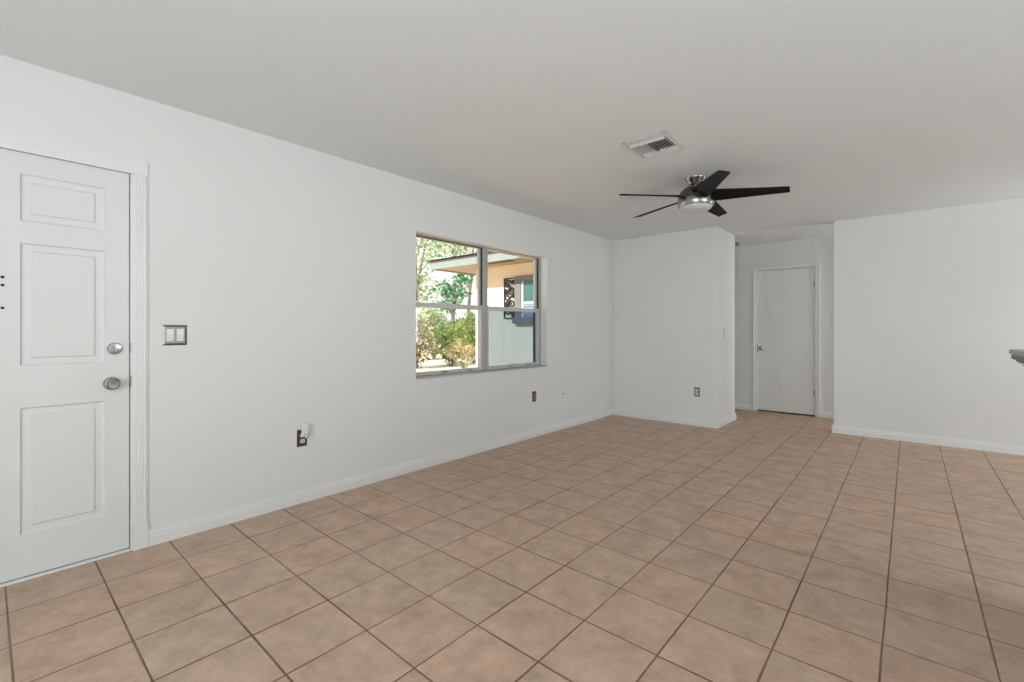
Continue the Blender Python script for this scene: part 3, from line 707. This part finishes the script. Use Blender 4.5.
x, y = gx(415, 16.0); shrub(x, y, 1.8, 0.75, L_dry, 'dry golden shrub at the left edge of the window view', 1300, 0.18)
x, y = gx(434, 20.8); shrub(x, y, 2.3, 0.9, L_pale, 'pale shrub between the golden shrub and the green one', 1700, 0.18)
x, y = gx(451, 17.2); shrub(x, y, 1.6, 0.65, L_green, 'yellow-green leafy shrub low beside the fan-leaved palmetto', 1200, 0.17)
x, y = gx(474, 18.9); shrub(x, y, 2.0, 0.8, L_green, 'green shrub standing against the corner of the cream house wing', 1300, 0.17)
x, y = gx(450, 23); tree(x, y, 4.6, [(-.35, 0, 3.3, .45, .45, .7), (.35, .2, 3.2, .5, .5, .6), (.75, .2, 4.0, .5, .5, .5), (-.1, 0, 2.5, .55, .55, .45)], L_deep, 'deep green broad-leaved tree showing under the tip of the eave', 520, 0.30)
x, y = gx(408, 25); tree(x, y, 7.5, [(-.8, 0, 5.4, 1.5, 1.4, 1.0), (1.0, .3, 6.6, 1.5, 1.4, 1.0), (0, .2, 3.6, 1.6, 1.4, 1.2), (2.0, 0, 5.0, .9, .9, .7)], L_pale, 'tall pale tree with open branches at the left of the window', 1900, 0.26, lean=1.4)
x, y = gx(466, 30); tree(x, y, 8.5, [(-1.4, 0, 7.0, 1.6, 1.4, .8), (1.4, .3, 7.9, 1.8, 1.4, .8), (0, .2, 5.8, 1.4, 1.2, .9)], L_pale, 'distant tall tree whose crown rises above the brown roof edge', 1300, 0.3, lean=.6)
x, y = gx(432, 28.5); shrub(x, y, 2.4, 1.3, L_green, 'broad green shrub at the back of the garden, left of the deep green tree', 1500, 0.26)
x, y = gx(459, 26.8); shrub(x, y, 1.9, 1.1, L_dry, 'golden brown shrub at the back of the garden, right of the deep green tree', 1300, 0.24)
# palmetto with folded fan blades
x, y = gx(464, 15.2)
pm = empty('palmetto', (x, y, -0.14), 'low palmetto with stiff pointed fan leaves in front of the shrubs', 'palm')
pb = MB()
for k in range(11):
    a = 2 * math.pi * k / 11; el = R(random.uniform(35, 75)); L = random.uniform(.5, .8)
    base = Vector((math.cos(a) * math.cos(el), math.sin(a) * math.cos(el), math.sin(el))) * L
    side = Vector((-math.sin(a), math.cos(a), 0)); up = base.normalized()
    pb.tube([(0, 0, 0), tuple(base * .5), tuple(base)], 0.012, 5)
    for q in range(-5, 6):
        dd = (up * math.cos(q * .25) + side * math.sin(q * .25)).normalized(); t1 = base + dd * .45; wv = dd.cross(base.normalized()).cross(dd).normalized() * .02 if q else side * .02
        pb.quad(base, base + dd * .22 + wv, t1, base + dd * .22 - wv)
pb.build('fan_leaves', L_dry, pm, fix=False)
# distant house
x, y = gx(470, 40)
fh = empty('distant_house', (x, y, -0.14), 'distant grey-blue house with a low grey roof behind the garden', 'building', rz=0.9)
MB().box(-4, -2.5, 0, 4, 2.5, 1.35).build('wall', M_house, fh)
MB().prism([(-3.0, 1.35), (3.0, 1.35), (0, 2.3)], 'x', -4.4, 4.4).build('roof', M_roofg, fh)
MB().box(-2.4, -2.53, .5, -1.4, -2.5, 1.2).build('window', M_tealg, fh)
MB().box(1.0, -2.53, .5, 2.0, -2.5, 1.2).build('window', M_tealg, fh)
